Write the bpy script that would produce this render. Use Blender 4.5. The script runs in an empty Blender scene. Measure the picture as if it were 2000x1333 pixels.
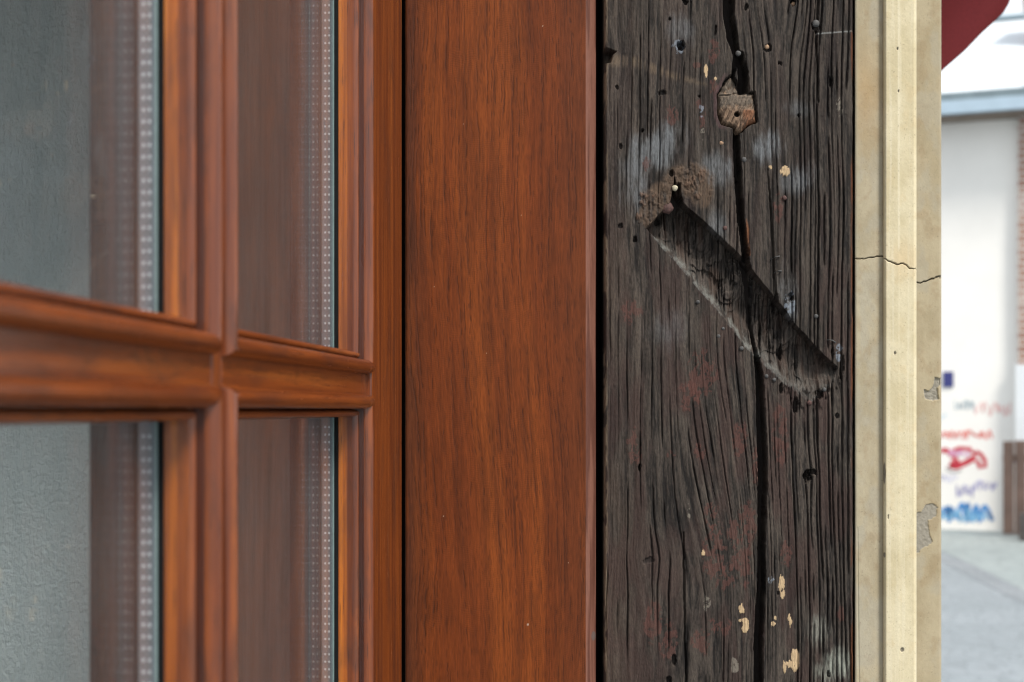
import bpy, bmesh, math, random
import numpy as np
from mathutils import Vector, Matrix

# ------------------------------------------------------------------ camera, sky, sun, exposure
S = bpy.context.scene
FPX = 2778.0                       # focal length in photo pixels (50 mm on a 36 mm frame)
CX, HY, CAMZ = 1000.0, 802.0, 1.5  # principal column, horizon row, eye height
FACE = 0.90                        # distance to the face of the old timber
K = FACE / FPX
cam_d = bpy.data.cameras.new('camera')
cam = bpy.data.objects.new('camera', cam_d)
S.collection.objects.link(cam)
cam.location = (0, 0, CAMZ)
cam.rotation_euler = (math.radians(90), 0, 0)
cam_d.lens = 50.0
cam_d.sensor_width = 36.0
cam_d.shift_y = (HY - 666.5) / 2000.0
cam_d.clip_start = 0.02
cam_d.clip_end = 3000
cam_d.dof.use_dof = True
cam_d.dof.focus_distance = 0.90
cam_d.dof.aperture_fstop = 11.5
S.camera = cam

SUN_EL, SUN_AZ = math.radians(50), math.radians(140)   # azimuth from +Y towards +X: behind the viewer, a little right
W = bpy.data.worlds.new('World')
S.world = W
W.use_nodes = True
nt = W.node_tree
bg = nt.nodes['Background']
sky = nt.nodes.new('ShaderNodeTexSky')
sky.sky_type = 'NISHITA'
sky.sun_disc = False
sky.sun_elevation = SUN_EL
sky.sun_rotation = SUN_AZ
sky.air_density = 1.0
sky.dust_density = 4.0
sky.ozone_density = 1.0
tcw = nt.nodes.new('ShaderNodeTexCoord')
cl = nt.nodes.new('ShaderNodeTexNoise')          # cloud cover over the blue
cl.inputs['Scale'].default_value = 1.6
cl.inputs['Detail'].default_value = 5
nt.links.new(tcw.outputs['Generated'], cl.inputs['Vector'])
cr = nt.nodes.new('ShaderNodeMapRange')
cr.inputs[1].default_value, cr.inputs[2].default_value, cr.inputs[3].default_value, cr.inputs[4].default_value = 0.30, 0.50, 0.55, 1.0
nt.links.new(cl.outputs['Fac'], cr.inputs[0])
cm = nt.nodes.new('ShaderNodeMix'); cm.data_type = 'RGBA'
nt.links.new(cr.outputs[0], cm.inputs[0])
nt.links.new(sky.outputs[0], cm.inputs[6])
cm.inputs[7].default_value = (6.2, 6.6, 7.0, 1)
nt.links.new(cm.outputs[2], bg.inputs[0])
bg.inputs[1].default_value = 0.11
sun_d = bpy.data.lights.new('sun', 'SUN')
sun_d.energy = 2.6
sun_d.angle = math.radians(14)
sun_d.color = (1.0, 0.95, 0.88)
sun = bpy.data.objects.new('sun', sun_d)
S.collection.objects.link(sun)
sd = Vector((math.sin(SUN_AZ) * math.cos(SUN_EL), math.cos(SUN_AZ) * math.cos(SUN_EL), math.sin(SUN_EL)))
sun.rotation_euler = sd.to_track_quat('Z', 'Y').to_euler()
S.view_settings.view_transform = 'Standard'
S.view_settings.look = 'None'
S.view_settings.gamma = 1.0
S.view_settings.use_curve_mapping = False
S.view_settings.exposure = 0.78
S.cycles.max_bounces = 10
S.cycles.transparent_max_bounces = 24
S.cycles.glossy_bounces = 6
S.cycles.use_denoising = True
S.cycles.filter_width = 1.15

# ------------------------------------------------------------------ helpers
COL = S.collection
RNG = np.random.default_rng(7)
random.seed(5)


def PX(px, y): return (px - CX) * y / FPX
def PZ(py, y=FACE): return CAMZ - (py - HY) * y / FPX


def link(o, parent=None):
    COL.objects.link(o)
    if parent is not None:
        o.parent = parent
    return o


def tag(o, label=None, cat=None, group=None, kind=None):
    if label: o['label'] = label
    if cat: o['category'] = cat
    if group: o['group'] = group
    if kind: o['kind'] = kind
    return o


def empty(name, loc=(0, 0, 0), rz=0.0):
    o = bpy.data.objects.new(name, None)
    o.location = loc
    o.rotation_euler = (0, 0, rz)
    o.empty_display_size = 0.05
    return link(o)


_tabs = {}


def vnoise(x, y, seed=0):
    if seed not in _tabs:
        _tabs[seed] = np.random.default_rng(1000 + seed).random((512, 512)).astype(np.float32)
    T = _tabs[seed]
    x = np.asarray(x, np.float32); y = np.asarray(y, np.float32)
    x, y = np.broadcast_arrays(x, y)
    xi = np.floor(x).astype(np.int32); yi = np.floor(y).astype(np.int32)
    fx = x - xi; fy = y - yi
    fx = fx * fx * (3 - 2 * fx); fy = fy * fy * (3 - 2 * fy)
    a = T[yi & 511, xi & 511]; b = T[yi & 511, (xi + 1) & 511]
    c = T[(yi + 1) & 511, xi & 511]; d = T[(yi + 1) & 511, (xi + 1) & 511]
    return (a + (b - a) * fx) * (1 - fy) + (c + (d - c) * fx) * fy


def fbm(x, y, seed=0, oct=4, gain=0.5):
    s = 0; a = 1.0; t = 0
    for i in range(oct):
        s = s + a * vnoise(np.asarray(x) * 2 ** i + 17.3 * i, np.asarray(y) * 2 ** i + 9.1 * i, seed * 7 + i)
        t += a; a *= gain
    return s / t


def sst(a, b, x):
    t = np.clip((x - a) / (b - a), 0, 1)
    return t * t * (3 - 2 * t)


def mix(a, b, t):
    """colour a (RxCx3 or 3) to b by mask t"""
    t = np.asarray(t)[..., None]
    return np.asarray(a) * (1 - t) + np.asarray(b) * t


def poly_sd(px, py, pts):
    """signed distance to a polygon, positive inside"""
    d = np.full(px.shape, 1e9, np.float32)
    ins = np.zeros(px.shape, bool)
    n = len(pts)
    for i in range(n):
        ax, ay = pts[i]; bx, by = pts[(i + 1) % n]
        ex, ey = bx - ax, by - ay
        t = np.clip(((px - ax) * ex + (py - ay) * ey) / (ex * ex + ey * ey), 0, 1)
        d = np.minimum(d, np.hypot(px - ax - t * ex, py - ay - t * ey))
        c = ((ay > py) != (by > py)) & (px < (bx - ax) * (py - ay) / ((by - ay) if by != ay else 1e-9) + ax)
        ins ^= c
    return np.where(ins, d, -d)


def line_d(px, py, pts):
    """distance to an open polyline with a half width at each point: negative inside the stroke"""
    d = np.full(px.shape, 1e9, np.float32)
    for (ax, ay, aw), (bx, by, bw) in zip(pts[:-1], pts[1:]):
        ex, ey = bx - ax, by - ay
        t = np.clip(((px - ax) * ex + (py - ay) * ey) / (ex * ex + ey * ey), 0, 1)
        d = np.minimum(d, np.hypot(px - ax - t * ex, py - ay - t * ey) - (aw + (bw - aw) * t))
    return d


def mesh_from_grid(name, X, Y, Z, col, mat, parent=None, keep=None, smooth=True):
    R, C = X.shape
    co = np.stack([X, Y, Z], -1).reshape(-1, 3).astype(np.float32)
    r, c = np.meshgrid(np.arange(R - 1), np.arange(C - 1), indexing='ij')
    i0 = (r * C + c)
    q = np.stack([i0, i0 + 1, i0 + C + 1, i0 + C], -1).reshape(-1, 4)
    if keep is not None:
        q = q[keep.reshape(-1)]
    return mesh_from_quads(name, co, q, None if col is None else np.asarray(col).reshape(-1, 3), mat, parent, smooth)


def mesh_from_quads(name, co, q, col, mat, parent=None, smooth=True):
    me = bpy.data.meshes.new(name)
    used = np.zeros(len(co), bool); used[q.reshape(-1)] = True
    idx = np.cumsum(used) - 1
    co = co[used]; q = idx[q]
    me.vertices.add(len(co)); me.vertices.foreach_set('co', np.ascontiguousarray(co, np.float32).reshape(-1))
    me.loops.add(q.size); me.loops.foreach_set('vertex_index', q.astype(np.int32).reshape(-1))
    me.polygons.add(len(q))
    me.polygons.foreach_set('loop_start', np.arange(0, q.size, 4, dtype=np.int32))
    me.polygons.foreach_set('loop_total', np.full(len(q), 4, np.int32))
    me.update(calc_edges=True)
    me.polygons.foreach_set('use_smooth', np.full(len(q), smooth))
    if col is not None:
        a = me.color_attributes.new('Col', 'FLOAT_COLOR', 'POINT')
        c4 = np.ones((len(co), 4), np.float32); c4[:, :3] = col[used]
        a.data.foreach_set('color', c4.reshape(-1))
    me.materials.append(mat)
    o = bpy.data.objects.new(name, me)
    return link(o, parent)


def bm_obj(name, bm, mats, parent=None, smooth=False):
    me = bpy.data.meshes.new(name)
    bmesh.ops.recalc_face_normals(bm, faces=bm.faces)
    bm.to_mesh(me); bm.free()
    for m in (mats if isinstance(mats, (list, tuple)) else [mats]):
        me.materials.append(m)
    if smooth:
        for p in me.polygons: p.use_smooth = True
    return link(bpy.data.objects.new(name, me), parent)


def add_box(bm, x0, x1, y0, y1, z0, z1, mi=0, bev=0.0):
    r = bmesh.ops.create_cube(bm, size=1.0)
    vs = r['verts']
    for v in vs:
        v.co = Vector(((x0 + x1) / 2 + v.co.x * (x1 - x0), (y0 + y1) / 2 + v.co.y * (y1 - y0), (z0 + z1) / 2 + v.co.z * (z1 - z0)))
    fs = list({f for v in vs for f in v.link_faces})
    for f in fs: f.material_index = mi
    if bev:
        es = list({e for v in vs for e in v.link_edges})
        bmesh.ops.bevel(bm, geom=es, offset=bev, segments=2, affect='EDGES', profile=0.6)
    return fs


# ------------------------------------------------------------------ materials
def new_mat(name):
    m = bpy.data.materials.new(name); m.use_nodes = True
    n = m.node_tree.nodes; l = m.node_tree.links
    return m, n, l, n['Principled BSDF']


def noise(n, l, vec, scale, detail=4, rough=0.55, dist=0.0):
    t = n.new('ShaderNodeTexNoise')
    t.inputs['Scale'].default_value = scale
    t.inputs['Detail'].default_value = detail
    t.inputs['Roughness'].default_value = rough
    t.inputs['Distortion'].default_value = dist
    if vec is not None: l.new(vec, t.inputs['Vector'])
    return t.outputs['Fac']


def mapped(n, l, scale, loc=(0, 0, 0)):
    tc = n.new('ShaderNodeTexCoord'); mp = n.new('ShaderNodeMapping')
    mp.inputs['Scale'].default_value = scale
    mp.inputs['Location'].default_value = loc
    l.new(tc.outputs['Object'], mp.inputs['Vector'])
    return mp.outputs['Vector']


def ramp(n, l, fac, stops):
    r = n.new('ShaderNodeValToRGB')
    e = r.color_ramp.elements
    while len(e) < len(stops): e.new(0.5)
    for el, (p, c) in zip(e, stops):
        el.position = p; el.color = (*c, 1) if len(c) == 3 else c
    l.new(fac, r.inputs[0])
    return r.outputs[0]


def mixc(n, l, fac, a, b, mode='MIX'):
    x = n.new('ShaderNodeMix'); x.data_type = 'RGBA'; x.blend_type = mode
    for s, v in ((x.inputs[0], fac), (x.inputs[6], a), (x.inputs[7], b)):
        if isinstance(v, (int, float)): s.default_value = v
        elif isinstance(v, tuple): s.default_value = (*v, 1)
        else: l.new(v, s)
    return x.outputs[2]


def rng_map(n, l, v, a, b, c, d):
    x = n.new('ShaderNodeMapRange')
    for i, k in enumerate((a, b, c, d)): x.inputs[i + 1].default_value = k
    l.new(v, x.inputs[0])
    return x.outputs[0]


def bump(n, l, h, strength, dist, bsdf):
    b = n.new('ShaderNodeBump')
    b.inputs['Strength'].default_value = strength
    b.inputs['Distance'].default_value = dist
    l.new(h, b.inputs['Height']); l.new(b.outputs[0], bsdf.inputs['Normal'])
    return b


def attr_mat(name, rough, spec=0.5, scale=(3000, 3000, 600), var=0.25, bstr=0.25, bdist=0.0002, coat=0.0, rvar=0.15):
    """colour from the mesh, broken up by fine procedural grain"""
    m, n, l, b = new_mat(name)
    a = n.new('ShaderNodeAttribute'); a.attribute_name = 'Col'
    v = mapped(n, l, scale)
    f = noise(n, l, v, 1.0, 5, 0.65)
    g = rng_map(n, l, f, 0.25, 0.75, 1 - var, 1 + var)
    cc = n.new('ShaderNodeCombineColor')
    for i in range(3): l.new(g, cc.inputs[i])
    l.new(mixc(n, l, 1.0, a.outputs['Color'], cc.outputs[0], 'MULTIPLY'), b.inputs['Base Color'])
    l.new(rng_map(n, l, f, 0.2, 0.8, rough - rvar, rough + rvar), b.inputs['Roughness'])
    b.inputs['Specular IOR Level'].default_value = spec
    b.inputs['Coat Weight'].default_value = coat
    b.inputs['Coat Roughness'].default_value = 0.22
    bump(n, l, f, bstr, bdist, b)
    return m


def varnish(name, along, tint=(1, 1, 1), blots=0.5):
    """brown varnished wood with the grain along one local axis"""
    m, n, l, b = new_mat(name)
    def sc(across, al): return tuple(al if i == along else across for i in range(3))
    v1 = mapped(n, l, sc(160, 5))
    v2 = mapped(n, l, sc(900, 22), (3.1, 1.7, 5.2))
    v3 = mapped(n, l, sc(60, 16), (7, 2, 9))
    v4 = mapped(n, l, sc(1500, 45), (1, 8, 4))
    band = noise(n, l, v1, 1.0, 3, 0.5, 0.6)
    fib = noise(n, l, v2, 1.0, 4, 0.6)
    blot = noise(n, l, v3, 1.0, 4, 0.6, 0.5)
    por = noise(n, l, v4, 1.0, 2, 0.5)
    c = ramp(n, l, band, [(0.25, (0.070, 0.018, 0.006)), (0.42, (0.135, 0.037, 0.0095)), (0.58, (0.205, 0.060, 0.013)), (0.75, (0.29, 0.100, 0.024))])
    c = mixc(n, l, 1.0, c, (1.0 * tint[0], 0.80 * tint[1], 0.60 * tint[2]), 'MULTIPLY')
    c = mixc(n, l, rng_map(n, l, fib, 0.38, 0.72, 0.0, 0.45), c, (0.055, 0.016, 0.007))
    c = mixc(n, l, rng_map(n, l, blot, 0.50, 0.66, 0.0, blots), c, (0.038, 0.017, 0.012))
    c = mixc(n, l, rng_map(n, l, por, 0.64, 0.70, 0.0, 0.75), c, (0.020, 0.009, 0.006))
    l.new(c, b.inputs['Base Color'])
    l.new(rng_map(n, l, fib, 0.2, 0.8, 0.15, 0.30), b.inputs['Roughness'])
    b.inputs['Specular IOR Level'].default_value = 0.6
    bump(n, l, fib, 0.45, 0.0004, b)
    return m


def plain(name, c, rough=0.6, metal=0.0, spec=0.5, scale=300, var=0.2, bstr=0.0):
    m, n, l, b = new_mat(name)
    v = mapped(n, l, (1, 1, 1))
    f = noise(n, l, v, scale, 4, 0.6)
    lo = tuple(x * (1 - var) for x in c); hi = tuple(min(1, x * (1 + var)) for x in c)
    l.new(ramp(n, l, f, [(0.3, lo), (0.7, hi)]), b.inputs['Base Color'])
    b.inputs['Roughness'].default_value = rough
    b.inputs['Metallic'].default_value = metal
    b.inputs['Specular IOR Level'].default_value = spec
    if bstr: bump(n, l, f, bstr, 0.3 / scale, b)
    return m


def glass(name):
    """clear pane: see-through plus mirror by the angle of view"""
    m, n, l, b = new_mat(name)
    n.remove(b)
    geo = n.new('ShaderNodeNewGeometry')
    dt = n.new('ShaderNodeVectorMath'); dt.operation = 'DOT_PRODUCT'
    l.new(geo.outputs['Normal'], dt.inputs[0]); l.new(geo.outputs['Incoming'], dt.inputs[1])
    ab = n.new('ShaderNodeMath'); ab.operation = 'ABSOLUTE'; l.new(dt.outputs['Value'], ab.inputs[0])
    om = n.new('ShaderNodeMath'); om.operation = 'SUBTRACT'; om.inputs[0].default_value = 1.0; l.new(ab.outputs[0], om.inputs[1])
    pw = n.new('ShaderNodeMath'); pw.operation = 'POWER'; pw.inputs[1].default_value = 5.0; l.new(om.outputs[0], pw.inputs[0])
    fr = n.new('ShaderNodeMath'); fr.operation = 'MULTIPLY_ADD'; fr.inputs[1].default_value = 0.92; fr.inputs[2].default_value = 0.035
    l.new(pw.outputs[0], fr.inputs[0])
    tr = n.new('ShaderNodeBsdfTransparent'); tr.inputs[0].default_value = (0.962, 0.972, 0.974, 1)
    gl = n.new('ShaderNodeBsdfGlossy'); gl.inputs['Roughness'].default_value = 0.0
    mx = n.new('ShaderNodeMixShader')
    l.new(fr.outputs[0], mx.inputs[0]); l.new(tr.outputs[0], mx.inputs[1]); l.new(gl.outputs[0], mx.inputs[2])
    df = n.new('ShaderNodeBsdfDiffuse'); df.inputs[0].default_value = (0.62, 0.63, 0.62, 1)   # thin film of dust
    dm = n.new('ShaderNodeMixShader')
    l.new(rng_map(n, l, noise(n, l, mapped(n, l, (1, 1, .6)), 40, 4, 0.6), 0.3, 0.7, 0.005, 0.012), dm.inputs[0])
    l.new(mx.outputs[0], dm.inputs[1]); l.new(df.outputs[0], dm.inputs[2])
    l.new(dm.outputs[0], n['Material Output'].inputs[0])
    return m


M_WOODV = varnish('varnished_wood_upright', 2)
M_WOODH = varnish('varnished_wood_crosswise', 0)
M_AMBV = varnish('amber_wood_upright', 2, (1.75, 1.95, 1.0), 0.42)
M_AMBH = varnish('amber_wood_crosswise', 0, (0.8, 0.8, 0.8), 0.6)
M_QUIRKV = varnish('dark_groove_wood_upright', 2, (0.34, 0.28, 0.30), 0.5)  # darker tint for the groove faces of the pane mouldings
M_QUIRKH = varnish('dark_groove_wood_crosswise', 0, (0.55, 0.48, 0.5), 0.5)
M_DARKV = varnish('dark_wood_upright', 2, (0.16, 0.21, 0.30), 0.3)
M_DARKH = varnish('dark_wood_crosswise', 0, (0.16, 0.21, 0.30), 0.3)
M_GLASS = glass('clear_glass')
M_GEDGE = plain('glass_edge', (0.24, 0.33, 0.315), 0.3, var=0.1)
M_ALU = plain('spacer_aluminium', (0.19, 0.20, 0.215), 0.4, 0.3, var=0.1)
M_DOT = plain('spacer_glint_dot', (0.62, 0.64, 0.66), 0.35, 0.0, var=0.05)  # bright colour paints the glint of the spacer's indentations
M_BLACK = plain('black_seal', (0.006, 0.006, 0.006), 0.85, spec=0.15)
M_BOARD = attr_mat('board_wood', 0.42, 0.16, (1700, 1700, 170), 0.20, 0.25, 0.00015, coat=0.0, rvar=0.08)
M_TIMBER = attr_mat('old_timber_wood', 0.8, 0.22, (1500, 1500, 330), 0.45, 0.6, 0.0004)
M_STONE = attr_mat('stone_surface', 0.85, 0.3, (1600, 1600, 1300), 0.07, 0.15, 0.0003)

# ------------------------------------------------------------------ old timber post
PY = np.concatenate([np.linspace(5400, 1640, 8), np.arange(1600, -291, -1.2), np.linspace(-330, -3300, 8)])
PY = np.sort(PY)
inz = None


def build_timber():
    px1 = np.arange(1181.0, 1668.6, 1.15)
    px, py = np.meshgrid(px1, PY)
    px = px.astype(np.float32); py = py.astype(np.float32)
    pyc = np.clip(py, -290, 1600)
    v = pyc
    # ----- direction of the fibres
    u = px.copy()
    u -= 62 * sst(640, 1180, v) * np.exp(-((px - 1410) / 85.0) ** 2)
    u += 10 * (fbm(px / 160, v / 420, 3, 3) - 0.5) * 2
    for (kx, ky, rx, ry, a) in ((1528, -12, 62, 95, 0.62), (1262, 1085, 26, 48, 0.6), (1190, 105, 20, 50, 0.5), (1580, 932, 16, 40, 0.6)):
        dx = u - kx
        u = kx + dx * (1 - a * np.exp(-(dx / rx) ** 2 - ((v - ky) / ry) ** 2))
    w1 = (fbm(px / 7, v / 60, 11, 3) - 0.5)
    H = np.zeros(px.shape, np.float32)                       # in mm
    right = sst(1500, 1560, px)
    H += 1.1 * (fbm(u / 70, v / 500, 21, 3) - 0.5)
    fine = fbm(u / 2.9, v / 46, 31, 3, 0.65)
    fine2 = fbm(u / 6.0, v / 160, 33, 3, 0.6)
    H += 0.55 * (fine - 0.5) + 0.6 * (fine2 - 0.5)
    H += 0.30 * (fbm(px / 3.0, v / 4.5, 35, 3, 0.6) - 0.5)
    # ----- weathered grooves between the year rings
    rng = np.random.default_rng(42)
    gate = fbm(u / 55, v / 190, 57, 3)
    c = 1188.0
    groove = np.zeros(px.shape, np.float32)
    while c < 1668:
        isr = c > 1535
        wob = 4 * (vnoise(v / 300, c * 0.7, 51) - 0.5) + 0.9 * (vnoise(v / 60, c * 0.9, 52) - 0.5) + 0.7 * (vnoise(v / 12, c * 0.9, 56) - 0.5)
        m = vnoise(v / (230 if isr else 150), c * 3.3, 53) * 0.7 + vnoise(v / 50, c * 1.3, 54) * 0.3
        m = sst(0.30, 0.45, m) if isr else sst(0.42, 0.55, m)
        if not isr: m = m * sst(0.32, 0.58, gate)
        hw = (rng.uniform(0.9, 1.7) if isr else rng.uniform(0.6, 1.05)) * (0.65 + 0.7 * vnoise(v / 40, c, 55))
        dep = rng.uniform(1.2, 2.8) if isr else rng.uniform(1.0, 2.4)
        d = np.abs(u - c - wob)
        g = np.exp(-(d / hw) ** 2) * m * dep
        H -= g
        groove = np.maximum(groove, np.clip(g / 1.4, 0, 1))
        # the raised lip of the hard ring
        H += 0.22 * np.exp(-((u - c - wob - 3.2) / 2.2) ** 2) * m
        c += rng.uniform(7, 11) if isr else rng.uniform(8, 19)
    qx = px + 5 * (fbm(px / 16, v / 20, 61, 3) - 0.5) + 2.5 * w1
    qy = v + 6 * (fbm(px / 12, v / 30, 62, 3) - 0.5)
    tone = 0.40 * fine + 0.40 * fine2 + 0.20 * fbm(px / 2.2, v / 9, 36, 3)
    col = mix((0.0095, 0.0078, 0.0068), (0.061, 0.0485, 0.0390), sst(0.33, 0.68, tone))
    col = mix(col, (0.060, 0.040, 0.029), 0.5 * sst(1290, 1190, px) * sst(0.35, 0.7, fbm(px / 60, v / 160, 71, 4)))
    col = mix(col, (0.042, 0.024, 0.020), 0.6 * sst(0.42, 0.70, fbm(u / 26, v / 110, 72, 4)) * (0.4 + 0.6 * sst(350, 700, v)))
    col = col * (0.7 + 0.6 * fbm(u / 40, v / 200, 75, 4))[..., None]
    brk = fbm(px / 9, v / 26, 73, 4)
    brk2 = fbm(px / 4, v / 9, 74, 3)
    tear = 0.5 * fbm(px / 10, v / 18, 76, 4, 0.7) + 0.5 * fbm(px / 3.0, v / 16, 77, 3, 0.6)

    def blob(cx, cy, rx, ry, colr, k, th=0.42, soft=0.12, b=None):
        nonlocal col
        r = np.exp(-(((px - cx) / rx) ** 2 + ((v - cy) / ry) ** 2) * 1.5)
        n_ = 0.45 * fbm(px / 26, v / 60, 78, 4, 0.6) + 0.55 * tone
        mk = sst(0.30, 0.62, n_ * (0.35 + 0.65 * r)) * sst(0.06, 0.6, r) * k
        col = mix(col, colr, np.clip(mk * 1.6, 0, 0.95))
        return mk
    # bluish grey bloom
    for a in ((1290, 285, 85, 70, .75), (1240, 360, 55, 110, .55), (1410, 330, 55, 60, .6), (1500, 285, 55, 60, .8), (1560, 350, 60, 60, .5), (1400, 450, 40, 60, .4),
              (1540, 560, 30, 80, .55), (1545, 610, 20, 40, .7), (1330, 60, 40, 60, .35), (1560, 215, 50, 30, .3), (1300, 640, 60, 80, .2)):
        blob(a[0], a[1], a[2], a[3], (0.115, 0.120, 0.124), a[4], 0.40, 0.2)
    blob(1630, 1300, 55, 60, (0.24, 0.25, 0.21), 0.75, 0.36, 0.12, fine2)
    blob(1600, 1240, 40, 60, (0.20, 0.20, 0.17), 0.5, 0.42, 0.12, fine2)
    # tan smear below the notch
    dd = line_d(qx, qy, [(1196, 118, 14), (1240, 122, 12), (1320, 150, 8), (1400, 172, 2)])
    col = mix(col, (0.13, 0.092, 0.060), 0.55 * sst(4, -9, dd) * sst(0.3, 0.6, fine2))
    # brown clay stain round the top of the slot
    st = np.zeros(px.shape, np.float32)
    for a in ((1345, 352, 55, 36), (1295, 392, 38, 40), (1370, 372, 26, 40), (1268, 420, 22, 26)):
        st = np.maximum(st, sst(-0.1, 0.5, 1 - ((qx - a[0]) / a[2]) ** 2 - ((qy - a[1]) / a[3]) ** 2))
    col = mix(col, (0.082, 0.054, 0.036), 0.85 * st * sst(0.30, 0.55, 0.5 * brk + 0.5 * tear))
    lump = np.zeros(px.shape, np.float32)
    for (cx, cy, rx, ry, h) in ((1259, 390, 7, 18, 1.8), (1274, 381, 13, 6, 1.3), (1352, 360, 13, 16, 1.9), (1372, 344, 9, 16, 1.2), (1250, 424, 8, 11, 1.3), (1311, 350, 12, 9, 1.0), (1364, 384, 8, 7, 1.2)):
        r = np.clip(1 - ((qx - cx + 14 * (brk2 - .5)) / rx) ** 2 - ((qy - cy + 18 * (tear - .5)) / ry) ** 2, 0, 1)
        lump = np.maximum(lump, h * np.sqrt(r) * sst(0.25, 0.75, brk2))
        col = mix(col, (0.098, 0.058, 0.038), 0.7 * sst(0.05, 0.5, r) * sst(0.35, 0.6, brk2))
    lump = np.maximum(lump, 0.7 * st * sst(0.50, 0.72, fbm(px / 12, v / 14, 65, 4)))
    H = np.where(lump > 0, np.maximum(H, 0.3 * H) + lump, H)
    # flecks of paint
    flecks = [((0.42, 0.30, 0.175), [(1533, 335, 11, 10), (1504, 327, 4, 4), (1448, 1190, 7, 11), (1456, 1222, 8, 14), (1451, 1212, 8, 5), (1526, 1140, 6, 17), (1528, 1162, 5, 10), (1543, 1215, 4, 14),
                                    (1553, 1288, 8, 24), (1545, 1298, 13, 8), (1532, 1304, 4, 14), (1374, 1080, 4, 6), (1379, 138, 4, 13), (1397, 154, 3, 4), (1510, 1218, 4, 5), (1514, 1208, 3, 4)]),
              ((0.088, 0.036, 0.028), [(1370, 735, 24, 40), (1345, 775, 18, 22), (1446, 860, 12, 30), (1524, 850, 13, 46), (1479, 925, 8, 22), (1390, 1008, 12, 24), (1460, 1020, 14, 32), (1432, 1040, 9, 22),
                                      (1405, 1225, 20, 14), (1370, 1255, 16, 20), (1395, 1080, 18, 50), (1275, 1215, 16, 32), (1305, 1250, 14, 30), (1420, 1130, 12, 24), (1536, 1080, 10, 22), (1450, 1100, 16, 38),
                                      (1367, 882, 9, 14), (1313, 890, 8, 8), (1395, 170, 7, 20), (1313, 228, 10, 18), (1395, 95, 9, 14), (1391, 115, 7, 8), (1262, 320, 7, 12), (1372, 235, 6, 14),
                                      (1357, 126, 10, 6), (1234, 610, 16, 18), (1240, 870, 12, 30), (1590, 700, 5, 8), (1642, 1200, 6, 14), (1478, 890, 6, 12), (1365, 205, 8, 8), (1520, 405, 8, 22)]),
              ((0.20, 0.23, 0.27), [(1509, 1133, 7, 6), (1640, 690, 6, 14), (1543, 592, 8, 18), (1370, 216, 4, 10), (1325, 92, 10, 10)]),
              ((0.21, 0.185, 0.15), [(1372, 260, 3, 10), (1640, 210, 5, 14), (1345, 1000, 3, 12), (1380, 1180, 6, 12), (1437, 1300, 7, 14)])]
    paint = np.zeros(px.shape, np.float32)
    for colr, L in flecks:
        for (cx, cy, rx, ry) in L:
            red = colr[0] < 0.25
            r = 1 - ((px - cx) / rx) ** 2 - ((v - cy) / ry) ** 2
            if red:
                r = 1.15 - ((px - cx) / (1.35 * rx)) ** 2 - ((v - cy) / (1.35 * ry)) ** 2
                mk = sst(0.0, 0.35, r + 6.0 * (fbm(px / 7, v / 10, 67, 4, 0.65) - 0.58)) * sst(-0.2, 0.4, r) * 0.55
            else:
                mk = sst(0.0, 0.22, r + 3.6 * (tear - 0.52)) * sst(-0.9, -0.4, r) * 0.95
            rag = 0.9 if red else 0.35
            col = mix(col, colr, mk)
            paint = np.maximum(paint, mk if rag < 0.5 else 0.4 * mk)
    H = H * (1 - 0.5 * paint) + 0.25 * paint
    # grime lies in the grooves
    col = mix(col, (0.006, 0.005, 0.005), 0.6 * np.clip(groove, 0, 1))
    # pale scratch across
    dd = line_d(qx, v, [(1596, 66, 0.5), (1622, 64, 0.5), (1664, 61, 0.5)])
    col = mix(col, (0.20, 0.20, 0.19), 0.7 * sst(1.6, 0.2, dd) * sst(0.2, 0.4, 1 - groove))
    # ----- the slanting slot
    upper = [(1262, 446), (1286, 420), (1308, 396), (1313, 372), (1317, 340), (1322, 376), (1340, 402), (1398, 453), (1450, 503), (1508, 574), (1560, 640), (1600, 683), (1636, 718)]
    lower = [(1624, 748), (1600, 772), (1582, 784), (1530, 744), (1472, 692), (1400, 603), (1330, 520), (1284, 470)]
    sx = px + 3 * (fbm(px / 24, v / 24, 81, 4) - 0.5)
    sy = v + 5 * (fbm(px / 26, v / 30, 82, 4) - 0.5) 
    sdp = poly_sd(sx, sy, upper + lower)
    du = line_d(sx, sy, [(a, b, 0) for a, b in upper])
    dl = line_d(sx, sy, [(a, b, 0) for a, b in lower])
    ins = sdp > 0
    fr = du / (du + dl + 1e-3)
    D = 4.0 + 6.5 * sst(0.95, 0.65, fr)
    D += 7 * np.exp(-(((px - 1318) / 46) ** 2 + ((v - 400) / 46) ** 2))
    D *= 1 - 0.5 * sst(1480, 1600, px) * fr
    lipw = 8.0 + 34.0 * sst(1440, 1540, px)
    D *= sst(0, 2.2, du) * (0.15 + 0.85 * sst(0, 1, dl / lipw))
    D = np.where(ins, D, 0)
    tm = fbm((px + 0.6 * v) / 34, (v - 0.6 * px) / 46, 89, 2) * 5
    flo = 1.6 * (np.floor(tm) + sst(0.78, 1.0, tm - np.floor(tm)) - 2.5) + 2.2 * (fbm(px / 5, v / 40, 83, 4) - 0.5) + 1.8 * (fbm(u / 3, v / 40, 84, 3) - 0.5)
    gf = sst(0.60, 0.70, fbm(u / 3.0, v / 120, 79, 3))
    flo = flo - 2.2 * gf
    H = np.where(ins, np.maximum(H, -0.8) * 0.5 + flo * sst(2, 16, dl) * sst(0, 5, sdp), H) - D
    slotc = mix((0.008, 0.0065, 0.0055), (0.064, 0.051, 0.042), sst(0.3, 0.7, 0.6 * fbm(u / 3, v / 40, 85, 4, 0.65) + 0.4 * tear))
    slotc = mix(slotc, (0.006, 0.005, 0.005), 0.8 * gf)
    slotc = mix(slotc, (0.045, 0.026, 0.018), 0.5 * sst(0.5, 0.7, fbm(px / 14, v / 90, 86, 3)))
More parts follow.
